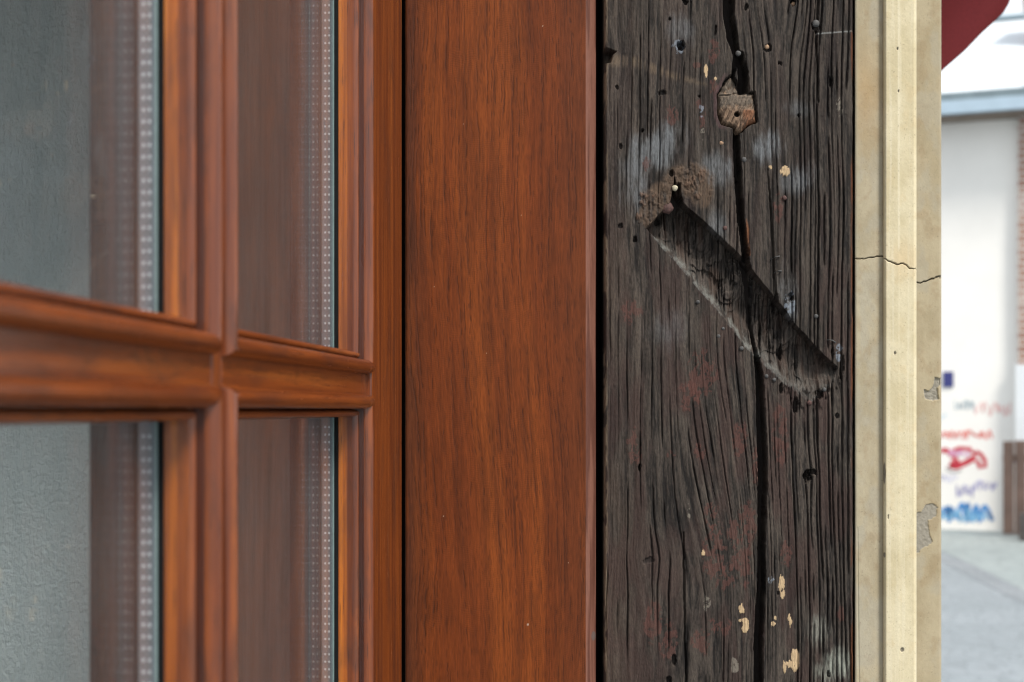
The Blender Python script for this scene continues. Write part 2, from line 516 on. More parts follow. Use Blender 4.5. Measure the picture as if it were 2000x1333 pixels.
    col = np.where(ins[..., None], mix(col, slotc, sst(0, 4, sdp)), col)
    # dust settled on the lower ledge
    dust = np.exp(-((dl - 4) / (4.0 + 9 * brk)) ** 2) * (sdp > -3) * sst(1250, 1275, px) * sst(0.25, 0.55, brk) * (1 - 0.5 * sst(1470, 1540, px))
    dust2 = 0.45 * sst(44, 4, dl) * ins * sst(1440, 1500, px) * sst(0.4, 0.6, fbm(px / 5, v / 40, 87, 4))
    col = mix(col, (0.135, 0.135, 0.122), np.clip(0.75 * np.maximum(dust, dust2) * sst(0.28, 0.62, 0.6 * fbm(px / 16, v / 13, 66, 4) + 0.4 * fbm(px / 3, v / 4, 68, 3)), 0, 1))
    # ragged splinters at the foot of the slot
    rag = sst(30, 0, np.abs(sdp + 10)) * sst(1490, 1560, px) * sst(700, 745, v) * (v < 830)
    H -= 1.6 * rag * sst(0.5, 0.62, fbm(px / 7, v / 26, 88, 3))
    # ----- the long crack
    kx = px + 4 * (fbm(px / 400, v / 120, 91, 3) - 0.5) + 1.3 * (vnoise(v / 9, px / 8, 92) - 0.5)
    ck = line_d(kx, v, [(1420, -320, 10), (1424, 30, 11), (1431, 75, 10), (1440, 108, 6), (1432, 150, 3)])
    ck = np.minimum(ck, line_d(kx, v, [(1447, 108, 7), (1452, 140, 10), (1454, 180, 11)]))
    ck = np.minimum(ck, line_d(kx, v, [(1438, 250, 6), (1441, 330, 7), (1446, 420, 6.5), (1454, 490, 6.5), (1462, 545, 7), (1470, 575, 3)]))
    ck = np.minimum(ck, line_d(kx, v, [(1476, 690, 4), (1483, 735, 7.5), (1489, 850, 9), (1490, 950, 9), (1487, 1050, 7.5), (1487, 1150, 8), (1483, 1250, 9), (1478, 1640, 8)]))
    ck = np.minimum(ck, line_d(kx, v, [(1463, 545, 5), (1470, 630, 2.6), (1477, 695, 4)]))
    ckt = line_d(kx, v, [(1466, 560, 2.6), (1471, 640, 2.2), (1475, 700, 3)])
    ckt = np.minimum(ckt, line_d(kx, v, [(1334, 1040, 0.6), (1336, 1120, 2.0), (1340, 1333, 1.2), (1344, 1640, 1.5)]))
    ckt = np.minimum(ckt, line_d(kx, v, [(1487, 575, 1.2), (1490, 640, 1.6), (1484, 700, 0.6)]))
    ckt = np.minimum(ckt, line_d(kx, v, [(1500, 330, 0.5), (1506, 420, 1.8), (1512, 540, 2.2), (1516, 590, 3)]))
    ckt = np.minimum(ckt, line_d(kx, v, [(1594, 60, 2.0), (1597, 110, 1.6), (1600, 200, 0.6)]))
    ckt = np.minimum(ckt, line_d(kx, v, [(1597, 40, 1.8), (1600, -20, 2.4), (1606, -300, 2)]))
    H = H - 15 * sst(0.9, -1.2, ck) - 3.0 * sst(1.2, -1.0, ckt)
    H += 0.35 * sst(9, 2, np.abs(ck))
    inner = sst(0.5, -2.5, ck)
    col = mix(col, (0.018, 0.013, 0.011), inner)
    # raw orange splinter on the edge of the crack
    spl = line_d(kx, v, [(1457, 428, 1.0), (1461, 455, 4.0), (1464, 498, 2.0)])
    col = mix(col, (0.13, 0.052, 0.022), 0.85 * sst(1.5, -1.5, spl) * sst(0.3, 0.5, fine))
    H = np.where(spl < 0, np.maximum(H, -2.5 + 0.8 * fine), H)
    # ----- hollow that holds the plug
    hol = poly_sd(px + 3 * (brk2 - 0.5), v + 3 * (brk2 - 0.5), PLUG)
    H = np.where(hol > -2.6, np.minimum(H, -6.0 * sst(-2.6, -0.5, hol)), H)
    col = mix(col, (0.065, 0.037, 0.036), 0.75 * sst(-11, -7, hol) * sst(-1.5, -3.5, hol) * sst(1430, 1402, px))
    # ----- worm and nail holes
    for (cx, cy, rx, ry, h) in ((1331, 90, 9, 8, 6), (1250, 913, 3.5, 7, 4), (1578, 930, 10, 11, 7), (1590, 922, 7, 5, 4), (1550, 4, 7, 8, 6), (1457, 14, 6, 6, 3), (1339, 3, 5, 6, 4), (1308, 37, 3, 3, 3),
                                (1523, 123, 5, 5, 3), (1623, 160, 6, 10, 2.5), (1561, 224, 4, 4, 3), (1294, 182, 8, 5, 2), (1213, 285, 3, 6, 2), (1255, 255, 3, 3, 3), (1205, 170, 3, 4, 2), (1397, 62, 3, 9, 2.5),
                                (1306, 1330, 8, 8, 3), (1316, 1290, 6, 9, 3), (1602, 770, 9, 8, 5), (1553, 790, 6, 14, 5), (1530, 690, 5, 14, 5), (1525, 760, 5, 9, 4), (1645, 720, 5, 22, 3.5), (1626, 690, 4, 12, 3),
                                (1240, 470, 5, 7, 3), (1212, 442, 6, 5, 2), (1311, 338, 6, 6, 4), (1324, 386, 9, 24, 10), (1288, 428, 7, 7, 7), (1543, 580, 8, 9, 2.5), (1517, 590, 5, 20, 4), (1635, 812, 6, 5, 2),
                                (1620, 1317, 4, 6, 3), (1270, 1095, 14, 7, 1.2), (1443, 345, 3, 6, 3), (1365, 190, 3, 3, 2), (1460, 500, 4, 12, 4), (1594, 50, 9, 9, 2.5), (1499, 94, 8, 8, 2.5), (1520, 1160, 3, 4, 1.5)):
        r = 1 - ((qx - cx) / rx) ** 2 - ((qy - cy) / (1.25 * ry)) ** 2 + 2.6 * (tear - 0.52)
        m = sst(0, 0.55, r) * (np.hypot((px - cx) / rx, (v - cy) / ry) < 2.2)
        H -= h * m
        col = mix(col, (0.016, 0.012, 0.011), 0.6 * m)
    # notch broken out of the left arris
    nt_ = poly_sd(qx, qy, [(1170, 86), (1184, 92), (1204, 100), (1196, 106), (1192, 122), (1170, 124)])
    H -= 14 * sst(-1, 2.5, nt_)
    # ----- arrises
    el = px - 1181.0; er = 1668.5 - px
    edl = 5 + 5 * (fbm(v / 22, v * 0, 95, 4) - 0.4)
    edr = 5 + 6 * (fbm(v / 30, v * 0 + 4, 96, 4) - 0.4)
    H -= 2.2 * np.clip(1 - el / edl, 0, 1) ** 2 + 5.0 * np.clip(1 - er / edr, 0, 1) ** 2
    col = mix(col, (0.17, 0.125, 0.085), 0.9 * sst(8, 2, el) * sst(0.40, 0.54, fbm(px / 6, v / 34, 97, 4)))
    col = mix(col, (0.105, 0.038, 0.016), 0.9 * sst(9, 3, er) * sst(0.45, 0.58, fbm(px / 30, v / 90, 98, 3) + 0.12 * sst(400, 470, v) * sst(800, 740, v)))
    fade = ((py > -285) & (py < 1595)).astype(np.float32)
    H = np.clip(H, -19, 4) * fade
    X = (px - CX) * K
    Y = FACE - H * 0.001
    Z = CAMZ - (py - HY) * K
    # close the sides: extra columns going back
    back = 0.15
    def side(sign, colx):
        n = 5
        xs = np.repeat(X[:, colx][:, None], n, 1)
        ys = Y[:, colx][:, None] + np.linspace(0, 1, n + 1)[1:][None] * back
        return xs, ys
    xl, yl = side(-1, 0); xr, yr = side(1, -1)
    X2 = np.concatenate([xl[:, ::-1], X, xr], 1); Y2 = np.concatenate([yl[:, ::-1], Y, yr], 1)
    Z2 = np.repeat(Z[:, :1], X2.shape[1], 1)
    dk = np.array([0.03, 0.024, 0.02])
    cl = np.broadcast_to(dk, (len(PY), 5, 3))
    C2 = np.concatenate([cl, col, cl], 1)
    return mesh_from_grid('timber_post', X2[::-1], Y2[::-1], Z2[::-1], C2[::-1], M_TIMBER)


PLUG = [(1402, 184), (1410, 172), (1420, 152), (1430, 148), (1438, 160), (1443, 181), (1474, 181), (1479, 238), (1463, 243), (1449, 258), (1440, 259), (1431, 248), (1410, 243), (1403, 225)]


def build_plug(parent):
    p1 = np.arange(1398, 1484, 0.9); p2 = np.arange(144, 264, 0.9)
    px, py = np.meshgrid(p1, p2)
    wx = px + 4 * (fbm(px / 9, py / 9, 102, 3) - 0.5); wy = py + 4 * (fbm(px / 9, py / 9, 103, 3) - 0.5)
    s = poly_sd(wx, wy, PLUG)
    fib = fbm((px + 0.45 * py) / 3.2, (py - 0.3 * px) / 22, 101, 4, 0.6)
    fb2 = fbm(px / 8, py / 9, 104, 3)
    H = -1.0 + 1.5 * (fib - 0.5) + 1.4 * (fb2 - 0.5) - 3.5 * np.clip(1 - s / 9, 0, 1) ** 2
    H -= 0.9 * sst(184, 181, py) - 0.5 * sst(212, 216, py) * (px > 1447)
    hole = 1 - ((px - 1440) / 5.5) ** 2 - ((py - 223) / 5.5) ** 2
    H -= 7 * sst(-0.1, 0.4, hole)
    H -= 1.2 * sst(2.0, 0.3, line_d(px, py, [(1406, 186, .3), (1424, 186, .3), (1440, 181, .3), (1456, 183, .3)]))
    col = mix((0.060, 0.038, 0.025), (0.185, 0.122, 0.080), sst(0.3, 0.7, fib))
    col = mix(col, (0.115, 0.095, 0.075), 0.75 * sst(218, 200, py) * sst(0.3, 0.6, fb2 + 0.1))
    col = mix(col, (0.165, 0.062, 0.028), 0.75 * sst(1448, 1454, px) * sst(212, 217, py) * sst(0.3, 0.6, fib))
    col = mix(col, (0.02, 0.015, 0.012), sst(0, 0.4, hole))
    X = (px - CX) * K; Y = FACE - H * 0.001; Z = CAMZ - (py - HY) * K
    Y = np.where(s < 0.3, FACE + 0.0065, Y)
    k = (s[:-1, :-1] > -1.2) & (s[1:, 1:] > -1.2)
    o = mesh_from_grid('plug', X[:, ::-1], Y[:, ::-1], Z[:, ::-1], col[:, ::-1], M_TIMBER, parent, keep=k[:, ::-1])
    o['label'] = 'brown wooden repair plug with a small round hole'
    return o


M_NAIL = plain('dull_iron', (0.062, 0.060, 0.058), 0.7, 0.2, scale=900, var=0.35, bstr=0.4)
M_RUST = plain('rusty_iron', (0.070, 0.034, 0.028), 0.75, 0.15, scale=1200, var=0.5, bstr=0.5)
M_PALE = plain('pale_wood_pin', (0.27, 0.165, 0.095), 0.7, 0.0, scale=900, var=0.25, bstr=0.3)
M_CREAM = plain('cream_paint_drop', (0.36, 0.32, 0.22), 0.6, 0.0, scale=900, var=0.2)


def nail(px, py, r, lift, mat, parent, squash=0.55, tilt=(0, 0)):
    bm = bmesh.new()
    rr = r * K
    rnd = random.Random(int(px * 31 + py))
    rings = [(0.0, 1.0), (0.45, 0.92), (0.8, 0.62), (0.97, 0.2), (1.0, -0.3), (0.55, -0.5), (0.5, -4.0)]
    N = 14
    ph = [rnd.uniform(0.88, 1.1) for _ in range(N)]
    top = bm.verts.new((0, -squash * rr, 0))
    prev = None
    for (a, h) in rings[1:]:
        ring = []
        for i in range(N):
            t = 2 * math.pi * i / N
            q = rr * a * ph[i]
            ring.append(bm.verts.new((q * math.cos(t) + tilt[0] * rr * (1 - h), -h * squash * rr, q * math.sin(t) + tilt[1] * rr * (1 - h))))
        for i in range(N):
            j = (i + 1) % N
            if prev is None: bm.faces.new((top, ring[i], ring[j]))
            else: bm.faces.new((prev[i], ring[i], ring[j], prev[j]))
        prev = ring
    bm.faces.new(prev)
    for v_ in bm.verts:
        v_.co += Vector(((px - CX) * K, FACE - lift * 0.001, CAMZ - (py - HY) * K))
    return bm_obj('nail', bm, mat, parent, True)


timber = build_timber()
tag(timber, 'dark weathered timber post with a slanting slot and long crack, beside the stone', 'timber post')
build_plug(timber)
for a in ((1594, 46, 7.5, -0.6, M_NAIL), (1441.5, 105, 5.5, 0.6, M_NAIL), (1498, 91, 5, -1.0, M_PALE), (1453, 312, 5, 0.2, M_NAIL), (1409, 280, 4, 0, M_PALE), (1304, 406, 12, -1.5, M_RUST),
          (1318, 368, 6, 0.8, M_CREAM), (1416, 446, 4.5, 0.3, M_RUST), (1594, 618, 4.5, 0.3, M_NAIL), (1448, 681, 4.5, 0.4, M_NAIL), (1403, 657, 4, 0.2, M_NAIL), (1412, 642, 3.5, 0.2, M_NAIL),
          (1610, 761, 4.5, 0.2, M_NAIL), (1581, 787, 5, 0.2, M_RUST), (1512, 742, 4, 0.2, M_NAIL), (1363, 590, 4, 0.2, M_NAIL), (1551, 6, 5, -3, M_PALE), (1532, 387, 5, 0.1, M_RUST), (1497, 735, 4, 0.3, M_NAIL)):
    nail(*a[:4], a[4], timber)

# bent staples
def staple(p0, p1, parent):
    bm = bmesh.new()
    x0, z0 = (p0[0] - CX) * K, CAMZ - (p0[1] - HY) * K
    x1, z1 = (p1[0] - CX) * K, CAMZ - (p1[1] - HY) * K
    y = FACE
    pts = [Vector((x0, y + .006, z0)), Vector((x0, y - .0006, z0)), Vector(((x0 + x1) / 2, y - .0016, (z0 + z1) / 2 + .0004)), Vector((x1, y - .0006, z1)), Vector((x1, y + .006, z1))]
    prev = None
    for i, p in enumerate(pts):
        d = (pts[min(i + 1, 4)] - pts[max(i - 1, 0)]).normalized()
        a = d.orthogonal().normalized(); b = d.cross(a)
        ring = [bm.verts.new(p + .00045 * (a * math.cos(t) + b * math.sin(t))) for t in [k * math.pi / 3 for k in range(6)]]
        if prev:
            for i2 in range(6): bm.faces.new((prev[i2], prev[(i2 + 1) % 6], ring[(i2 + 1) % 6], ring[i2]))
        prev = ring
    return bm_obj('staple', bm, M_NAIL, parent, True)


staple((1506, 507), (1522, 501), timber)
staple((1514, 533), (1526, 530), timber)
staple((1617, 664), (1631, 669), timber)

# ------------------------------------------------------------------ brown board beside it
BY = 0.9015


def build_board():
    e = empty('frame_board', (PX(977, BY), BY, 0))
    kb = BY / FPX
    front = np.arange(790.5, 1144.0, 1.15)
    cham = np.linspace(1144.6, 1165, 17)
    px1 = np.concatenate([front, cham])
    y1 = np.concatenate([np.zeros(len(front)), 0.0055 * ((cham - 1144.0) / 21.0) ** 1.25])
    y1[:6] += np.array([.0012, .0006, .00028, .0001, .00003, 0])
    px, py = np.meshgrid(px1, PY)
    v = np.clip(py, -290, 1600)
    q = px + 46 * sst(420, 1200, v) * np.exp(-((px - 985) / 190.0) ** 2) * -1
    q = q + 16 * (fbm(px / 120, v / 330, 201, 3) - 0.5)
    fib = fbm(q / 2.4, v / 60, 202, 3, 0.6)
    fib2 = fbm(q / 9, v / 240, 203, 3, 0.55)
    band = fbm(q / 42, v / 900, 204, 3, 0.5)
    curl = np.sin((v + 10 * fbm(q / 14, v / 30, 205, 3) + 0.03 * (q - 950) ** 2 * 0.05) * 1.55) * sst(0.38, 0.62, fbm(q / 34, v / 60, 206, 3))
    col = mix((0.150, 0.042, 0.0125), (0.200, 0.060, 0.016), sst(0.28, 0.72, band))
    col = mix(col, (0.085, 0.024, 0.010), 0.36 * sst(0.42, 0.72, fib2))
    col = mix(col, (0.062, 0.025, 0.019), 0.75 * sst(845, 792, px) * sst(0.2, 0.5, fbm(q / 20, v / 200, 207, 3) + 0.1))
    col = mix(col, (0.085, 0.034, 0.022), 0.35 * sst(1060, 1130, px))
    col = col * (1 + 0.55 * (fib - 0.5) + 0.07 * curl + 0.35 * (fbm(q / 1.7, v / 14, 209, 2) - 0.5) + 0.25 * (fbm(px / 60, v / 90, 208, 4) - 0.5))[..., None]
    H = 0.05 * (fib - 0.5) + 0.02 * curl
    rng = np.random.default_rng(11)
    c = 800.0
    pore = np.zeros(px.shape, np.float32)
    while c < 1142:
        wob = 7 * (vnoise(v / 170, c * .63, 211) - 0.5) + 2.6 * (vnoise(v / 26, c * .9, 212) - 0.5)
        for s_ in range(4):
            off = rng.uniform(-8, 8) if s_ else 0
            m = vnoise(v / 95, c * 1.7 + 40 * s_, 213 + s_) * 0.6 + vnoise(v / 13, c * 1.1 + 9 * s_, 217 + s_) * 0.4
            m = sst(0.50 + .05 * s_, 0.64 + .05 * s_, m)
            hw = (0.6 + 0.9 * vnoise(v / 34, c * 2.1 + s_, 221)) * (1.0 if s_ == 0 else 0.8)
            d = np.abs(q - c - wob - off - 1.4 * (vnoise(v / 7, c + s_, 222) - 0.5))
            pore = np.maximum(pore, np.exp(-(d / hw) ** 2) * m)
        soft = np.exp(-((q - c - wob) / 6.5) ** 2) * sst(0.45, 0.7, vnoise(v / 120, c * .77, 223))
        col = mix(col, (0.042, 0.017, 0.011), 0.26 * soft)
        c += rng.uniform(12, 28)
    tick = sst(0.62, 0.76, fbm(q / 1.9, v / 22, 230, 2)) * 0.38
    pore = np.maximum(pore, tick * (px < 1142))
    col = mix(col, (0.026, 0.012, 0.010), 0.62 * np.clip(pore, 0, 1))
    H -= 0.12 * pore
    col = col * np.array([0.86, 0.68, 0.42])
    chm = (px > 1143.8)
    col = np.where(chm[..., None], mix((0.170, 0.075, 0.052), (0.095, 0.038, 0.026), sst(0.4, 0.7, fbm(px / 5, v / 160, 231, 3))), col)  # lighter pinkish chamfer colour stands in for its glossy reflection
    H = np.where(chm, 0, H)
    # a few dents and pale specks
    for (cx, cy, r) in ((1031, 1221, 2.6), (1060, 50, 1.3), (866, 1009, 1.2), (905, 242, 1.0), (950, 690, 1.0), (1110, 1100, 1.0), (1018, 420, 0.9), (848, 560, 0.9)):
        m = sst(1.1, 0.6, np.hypot((px - cx), (v - cy) * 0.75) / (0.75 * r))
        col = mix(col, (0.36, 0.28, 0.22), m)
    sp = 1 - ((px - 1160) / 5) ** 2 - ((v - 1245) / 10) ** 2
    col = mix(col, (0.10, 0.09, 0.085), 0.7 * sst(0, 0.4, sp))
    fade = ((py > -285) & (py < 1595))
    X = (px - CX) * kb; Y = BY + y1[None] - H * 0.001 * fade; Z = CAMZ - (py - HY) * K
    n = 4
    def ext(i): return np.repeat(X[:, i][:, None], n, 1), Y[:, i][:, None] + np.linspace(0, 1, n + 1)[1:][None] * 0.05
    xl, yl = ext(0); xr, yr = ext(-1)
    X2 = np.concatenate([xl[:, ::-1], X, xr], 1); Y2 = np.concatenate([yl[:, ::-1], Y, yr], 1)
    Z2 = np.repeat(Z[:, :1], X2.shape[1], 1)
    cc = np.broadcast_to(np.array([0.03, 0.012, 0.008]), (len(PY), n, 3))
    C2 = np.concatenate([cc, col, cc], 1)
    ob = mesh_from_grid('board', X2[::-1], Y2[::-1], Z2[::-1], C2[::-1], M_BOARD)
    ob.parent = e; ob.matrix_parent_inverse = Matrix.Translation((-e.location.x, -e.location.y, 0))
    bm = bmesh.new()
    x0, x1 = PX(690, BY), PX(789.2, BY)
    add_box(bm, x0, PX(1192, BY), 0.955, 1.0, 0, 2.6)
    add_box(bm, x0, x1, 0.93, 0.9545, 0, 2.6)
    rb = bm_obj('gap_backing', bm, plain('gap_shade_black', (0.010, 0.007, 0.006), 0.9, spec=0.1))  # near-black backing paints the unlit depth of the gaps beside the board
    rb.parent = e; rb.matrix_parent_inverse = Matrix.Translation((-e.location.x, -e.location.y, 0))
    return e


board = build_board()
tag(board, 'broad flat board of reddish brown varnished wood with dark grain, beside the black timber', 'board')

# ------------------------------------------------------------------ stone jamb
def build_stone():
    e = empty('stone_jamb', (PX(1750, FACE), FACE, 0))
    inv = Matrix.Translation((-e.location.x, -e.location.y, 0))
    specs = {  # columns of (photo column, depth)
        'flat_strip': [(1669.2, .935), (1669.2, .9045), (1670.2, .9025), (1673, .902), (1708, .902), (1720, .9024), (1728, .9026)],
        'raised_fillet': [(1724.8, .9030), (1725.4, .9008), (1727.4, .8988), (1731, .8977), (1752, .8974), (1755, .89735), (1758.5, .8974), (1785, .8974), (1788.6, .8986), (1790.0, .9010), (1790.0, .99)],
        'outer_strip': [(1783, .99), (1790, .99), (1834, .99), (1837, .9903), (1838.3, .9925), (1838.3, 1.3)],
    }
    for name, prof in specs.items():
        pts = np.array([[PX(a, b), b] for a, b in prof])
        seg = np.hypot(*np.diff(pts, axis=0).T); s = np.concatenate([[0], np.cumsum(seg)])
        ss = []
        for i in range(len(seg)):
            long = seg[i] > 0.02 and abs(pts[i + 1, 0] - pts[i, 0]) < 0.002
            ss.append(np.linspace(s[i], s[i + 1], 6 if long else max(2, int(seg[i] / 0.00036) + 1), endpoint=False))
        ss = np.concatenate(ss + [[s[-1]]])
        bx = np.interp(ss, s, pts[:, 0]); by = np.interp(ss, s, pts[:, 1])
        tx = np.gradient(bx, ss); ty = np.gradient(by, ss)
        L = np.hypot(tx, ty) + 1e-9; nx, ny = ty / L, -tx / L
        yref = {'flat_strip': .905, 'raised_fillet': .897, 'outer_strip': .99}[name]
        cpx = CX + bx / by * FPX
        cpx = cpx + np.maximum(0, by - yref - .004) / K
        px, py = np.meshgrid(cpx, PY)
        zz = CAMZ - (py - HY) * K
        v = HY + (np.clip(py, -290, 1600) - HY) * (FACE / yref)
        frn = np.broadcast_to((np.abs(ny) > 0.5)[None], px.shape)
        a = fbm(px / 60, v / 80, 301, 5, 0.6); b = fbm(px / 22, v / 30, 302, 5, 0.6); g = fbm(px / 3, v / 3.4, 303, 3)
        H = 0.35 * (a - 0.5) + 0.16 * (b - 0.5) + 0.10 * (g - 0.5)
        if name == 'raised_fillet':
            col = mix((0.575, 0.515, 0.355), (0.665, 0.61, 0.45), sst(0.3, 0.7, a))
            col = mix(col, (0.60, 0.50, 0.32), 0.4 * sst(0.55, 0.75, b))
            col = mix(col, (0.60, 0.45, 0.26), 0.5 * np.exp(-((px - 1765) / 30) ** 2 - ((v - 505) / 34) ** 2))
            vs = fbm(px / 5, v / 300, 304, 3)
            col = mix(col, (0.72, 0.68, 0.54), 0.4 * sst(0.5, 0.75, vs))
            ln = np.exp(-((px - 1755.5) / 2.2) ** 2)
            col = mix(col, (0.78, 0.74, 0.60), 0.5 * ln * sst(495, 480, v))
        else:
            col = mix((0.395, 0.350, 0.255), (0.47, 0.425, 0.325), sst(0.3, 0.7, a))
            col = mix(col, (0.33, 0.255, 0.165), 0.38 * sst(0.5, 0.72, b))
            col = mix(col, (0.42, 0.41, 0.36), 0.5 * sst(0.5, 0.7, fbm(px / 30, v / 55, 305, 4)))
            if name == 'flat_strip':
                col = mix(col, (0.44, 0.305, 0.155), 0.62 * np.exp(-((px - 1690) / 26) ** 2 - ((v - 190) / 95) ** 2))
                col = mix(col, (0.50, 0.47, 0.38), 0.5 * np.exp(-((px - 1671) / 3.0) ** 2))
            else:
                col = col * 0.93
        col = col * (np.array([0.84, 0.80, 0.73]) if name == 'raised_fillet' else np.array([0.79, 0.745, 0.665]))
        mott = fbm(px / 7, v / 8, 306, 4, 0.6)
        col = col * (0.94 + 0.12 * mott)[..., None]
        col = mix(col, (0.10, 0.075, 0.05), 0.35 * sst(0.80, 0.86, fbm(px / 2.4, v / 2.8, 307, 2)))
        # the crack across
        wy = v + 1.6 * (vnoise(px / 4, v * 0, 308) - 0.5)
        ckp = {'flat_strip': [(1660, 506, .75), (1686, 507, .6), (1702, 504.5, .7), (1722, 501, .8), (1727, 502.5, .8)],
               'raised_fillet': [(1722, 502, .8), (1734, 509, .8), (1745, 513, 1.0), (1752, 517, 1.0), (1763, 514, .9), (1771, 518, .6), (1776, 525, .7), (1788, 524.5, .5), (1800, 530, .5)],
               'outer_strip': [(1780, 549, .7), (1798, 553, .9), (1816, 547, 1.2), (1832, 541, 1.4), (1845, 538, 1.4)]}[name]
        dck = line_d(px, wy, ckp) + 0.3
        m = sst(0.9, -0.2, dck)
        H -= 2.2 * m
        col = mix(col, (0.030, 0.025, 0.020), 0.85 * m)
        cx2 = px - 0 * v
        if name == 'outer_strip':
            wx = px + 4 * (fbm(px / 6, v / 6, 310, 3) - .5); wv = v + 6 * (fbm(px / 6, v / 6, 311, 3) - .5)
            for pg, dp in (([(1804, 762), (1814, 764), (1822, 756), (1826, 738), (1840, 736), (1840, 752), (1832, 756), (1834, 780), (1822, 784), (1806, 780)], 1.6),
                           ([(1786, 1002), (1800, 1000), (1808, 985), (1822, 982), (1832, 990), (1830, 1010), (1814, 1016), (1816, 1040), (1822, 1058), (1812, 1066), (1796, 1078), (1786, 1082)], 0.8)):
                p_ = poly_sd(wx, wv, pg)
                mk = sst(-0.3, 1.6, p_)
                H -= 0.7 * dp * mk * (0.6 + 0.8 * fbm(px / 4, v / 4, 312, 3))
                col = mix(col, mix((0.18, 0.165, 0.135), (0.29, 0.27, 0.23), fbm(px / 5, v / 5, 313, 4)), mk)
            chip = 1 - ((px - 1841) / 7) ** 2 - ((v - 543) / 6) ** 2
            H -= 6.0 * sst(0.0, 0.5, chip)
        elif name == 'flat_strip':
            H -= 0.5 * sst(1.2, 0, line_d(px, v, [(1675, 1030, .3), (1676, 1200, .6), (1678, 1333, .8)]))
        else:
            for (cx, cy, r, ry) in ((1748, 690, 2.2, 4), (1727, 925, 2.5, 24), (1727, 1085, 2, 6), (1762, 1270, 4, 5), (1753, 95, 2, 3), (1755, 178, 1.6, 3), (1735, 1010, 1.5, 5)):
                mm = sst(0, 0.4, 1 - ((px - cx) / r) ** 2 - ((v - cy) / ry) ** 2)
                H -= 0.8 * mm; col = mix(col, (0.10, 0.09, 0.08), 0.75 * mm)
        H = np.where(frn, H, 0.15 * H) * ((py > -285) & (py < 1595))
        X = bx[None] + nx[None] * H * 0.001; Y = by[None] + ny[None] * H * 0.001
        if name == 'outer_strip':
            X = X - 0.0026 * np.clip(sst(0, .6, chip), 0, 1) * (bx[None] > PX(1826, .99))
        o = mesh_from_grid(name, X[::-1], Y[::-1], zz[::-1], col[::-1], M_STONE)
        o.parent = e; o.matrix_parent_inverse = inv
    # the mass of the wall corner behind
    bm = bmesh.new()
    add_box(bm, PX(1671, .905), PX(1838.3, .9925) - .0005, 1.3, 2.6, 0, 2.7)
    add_box(bm, PX(1671, .905), PX(1789, .99), 1.001, 1.299, 0, 2.7)
    o = bm_obj('core', bm, plain('render_coat', (0.40, 0.36, 0.28), 0.9, scale=60))
    o.parent = e; o.matrix_parent_inverse = inv
    return e


stone = build_stone()
tag(stone, 'cream and grey stone jamb with a raised yellowish fillet and a fine crack across it', 'stone jamb')

# ------------------------------------------------------------------ glazed casement, hinged beside the board
TH = math.radians(5.6)
HX, HYY = PX(785.2, 0.895), 0.895
sash = empty('casement_window', (HX, HYY, 0.0), -(math.pi / 2 + TH))
tag(sash, 'varnished brown wooden casement window with moulded glazing bars and perforated metal spacers in its panes', 'window')
T_ST = 0.0955               # width of the flat stile
MW, MD = 0.0126, 0.0168     # moulding: width, depth to its foot
BC, BH = 0.3735, 0.0055     # glazing bar: centre, half flat
T_FS = 2 * BC - T_ST        # flat of the free stile begins
ZB = 1.5146                 # middle of the cross bar
Z0, Z1, RH = 0.93, 2.10, 0.10
BACK = 0.045


def frame_part(name, t0, t1, y0, y1, z0, z1, mat, bev=0.0012):
    bm = bmesh.new()
    add_box(bm, t0, t1, y0, y1, z0, z1, 0, bev)
    return bm_obj(name, bm, mat, sash)


frame_part('stile', 0.0, T_ST, -BACK, 0.0, Z0, Z1, M_WOODV, 0.0015)
frame_part('stile', T_FS, T_FS + T_ST, -BACK, 0.0, Z0, Z1, M_WOODV, 0.0015)
frame_part('rail', T_ST + .0002, T_FS - .0002, -BACK, -.0002, Z0, Z0 + RH, M_WOODH)
frame_part('rail', T_ST + .0002, T_FS - .0002, -BACK, -.0002, Z1 - RH, Z1, M_WOODH)
# glazing bars: flat of the bar in front, wider rebated back behind the panes
ops = [(T_ST, BC - BH), (BC + BH, T_FS)]
zs = [(Z0 + RH, ZB - BH), (ZB + BH, Z1 - RH)]


def bar(name, lo, hi, vertical, mat):
    bm = bmesh.new()
    if vertical:
        add_box(bm, BC - BH - .0004, BC + BH + .0004, -.016, -.0031, lo, hi, 0, .0006)
        add_box(bm, BC - BH - .0008, BC + BH + .0008, -BACK - .0006, -.0312, lo, hi, 0, .0006)
    else:
        add_box(bm, lo, hi, -.0158, -.0033, ZB - BH - .0004, ZB + BH + .0004, 0, .0006)
        add_box(bm, lo, hi, -BACK - .0004, -.0314, ZB - BH - .0008, ZB + BH + .0008, 0, .0006)
    return bm_obj(name, bm, mat, sash)


bar('glazing_bar', Z0 + RH, Z1 - RH, True, M_WOODV)
bar('glazing_bar', T_ST, BC - BH - .0006, False, M_WOODH)
bar('glazing_bar', BC + BH + .0006, T_FS, False, M_WOODH)


def profile():
    p = [(-.0003, -.0032)]
    for i in range(11):
        a = math.pi * (1 - i / 10.0)
        p.append((.0042 + .0040 * math.cos(a), -.0032 + .0052 * math.sin(a)))
    p += [(.0082, -.0094), (.0085, -.0100)]
    for i in range(9):
        a = math.pi * (0.92 - 0.92 * i / 8.0)
        p.append((.0106 + .0020 * math.cos(a), -.0090 + .0034 * math.sin(a)))
    p += [(.0126, -.0116), (.0126, -MD)]
    return p


PROF = profile()


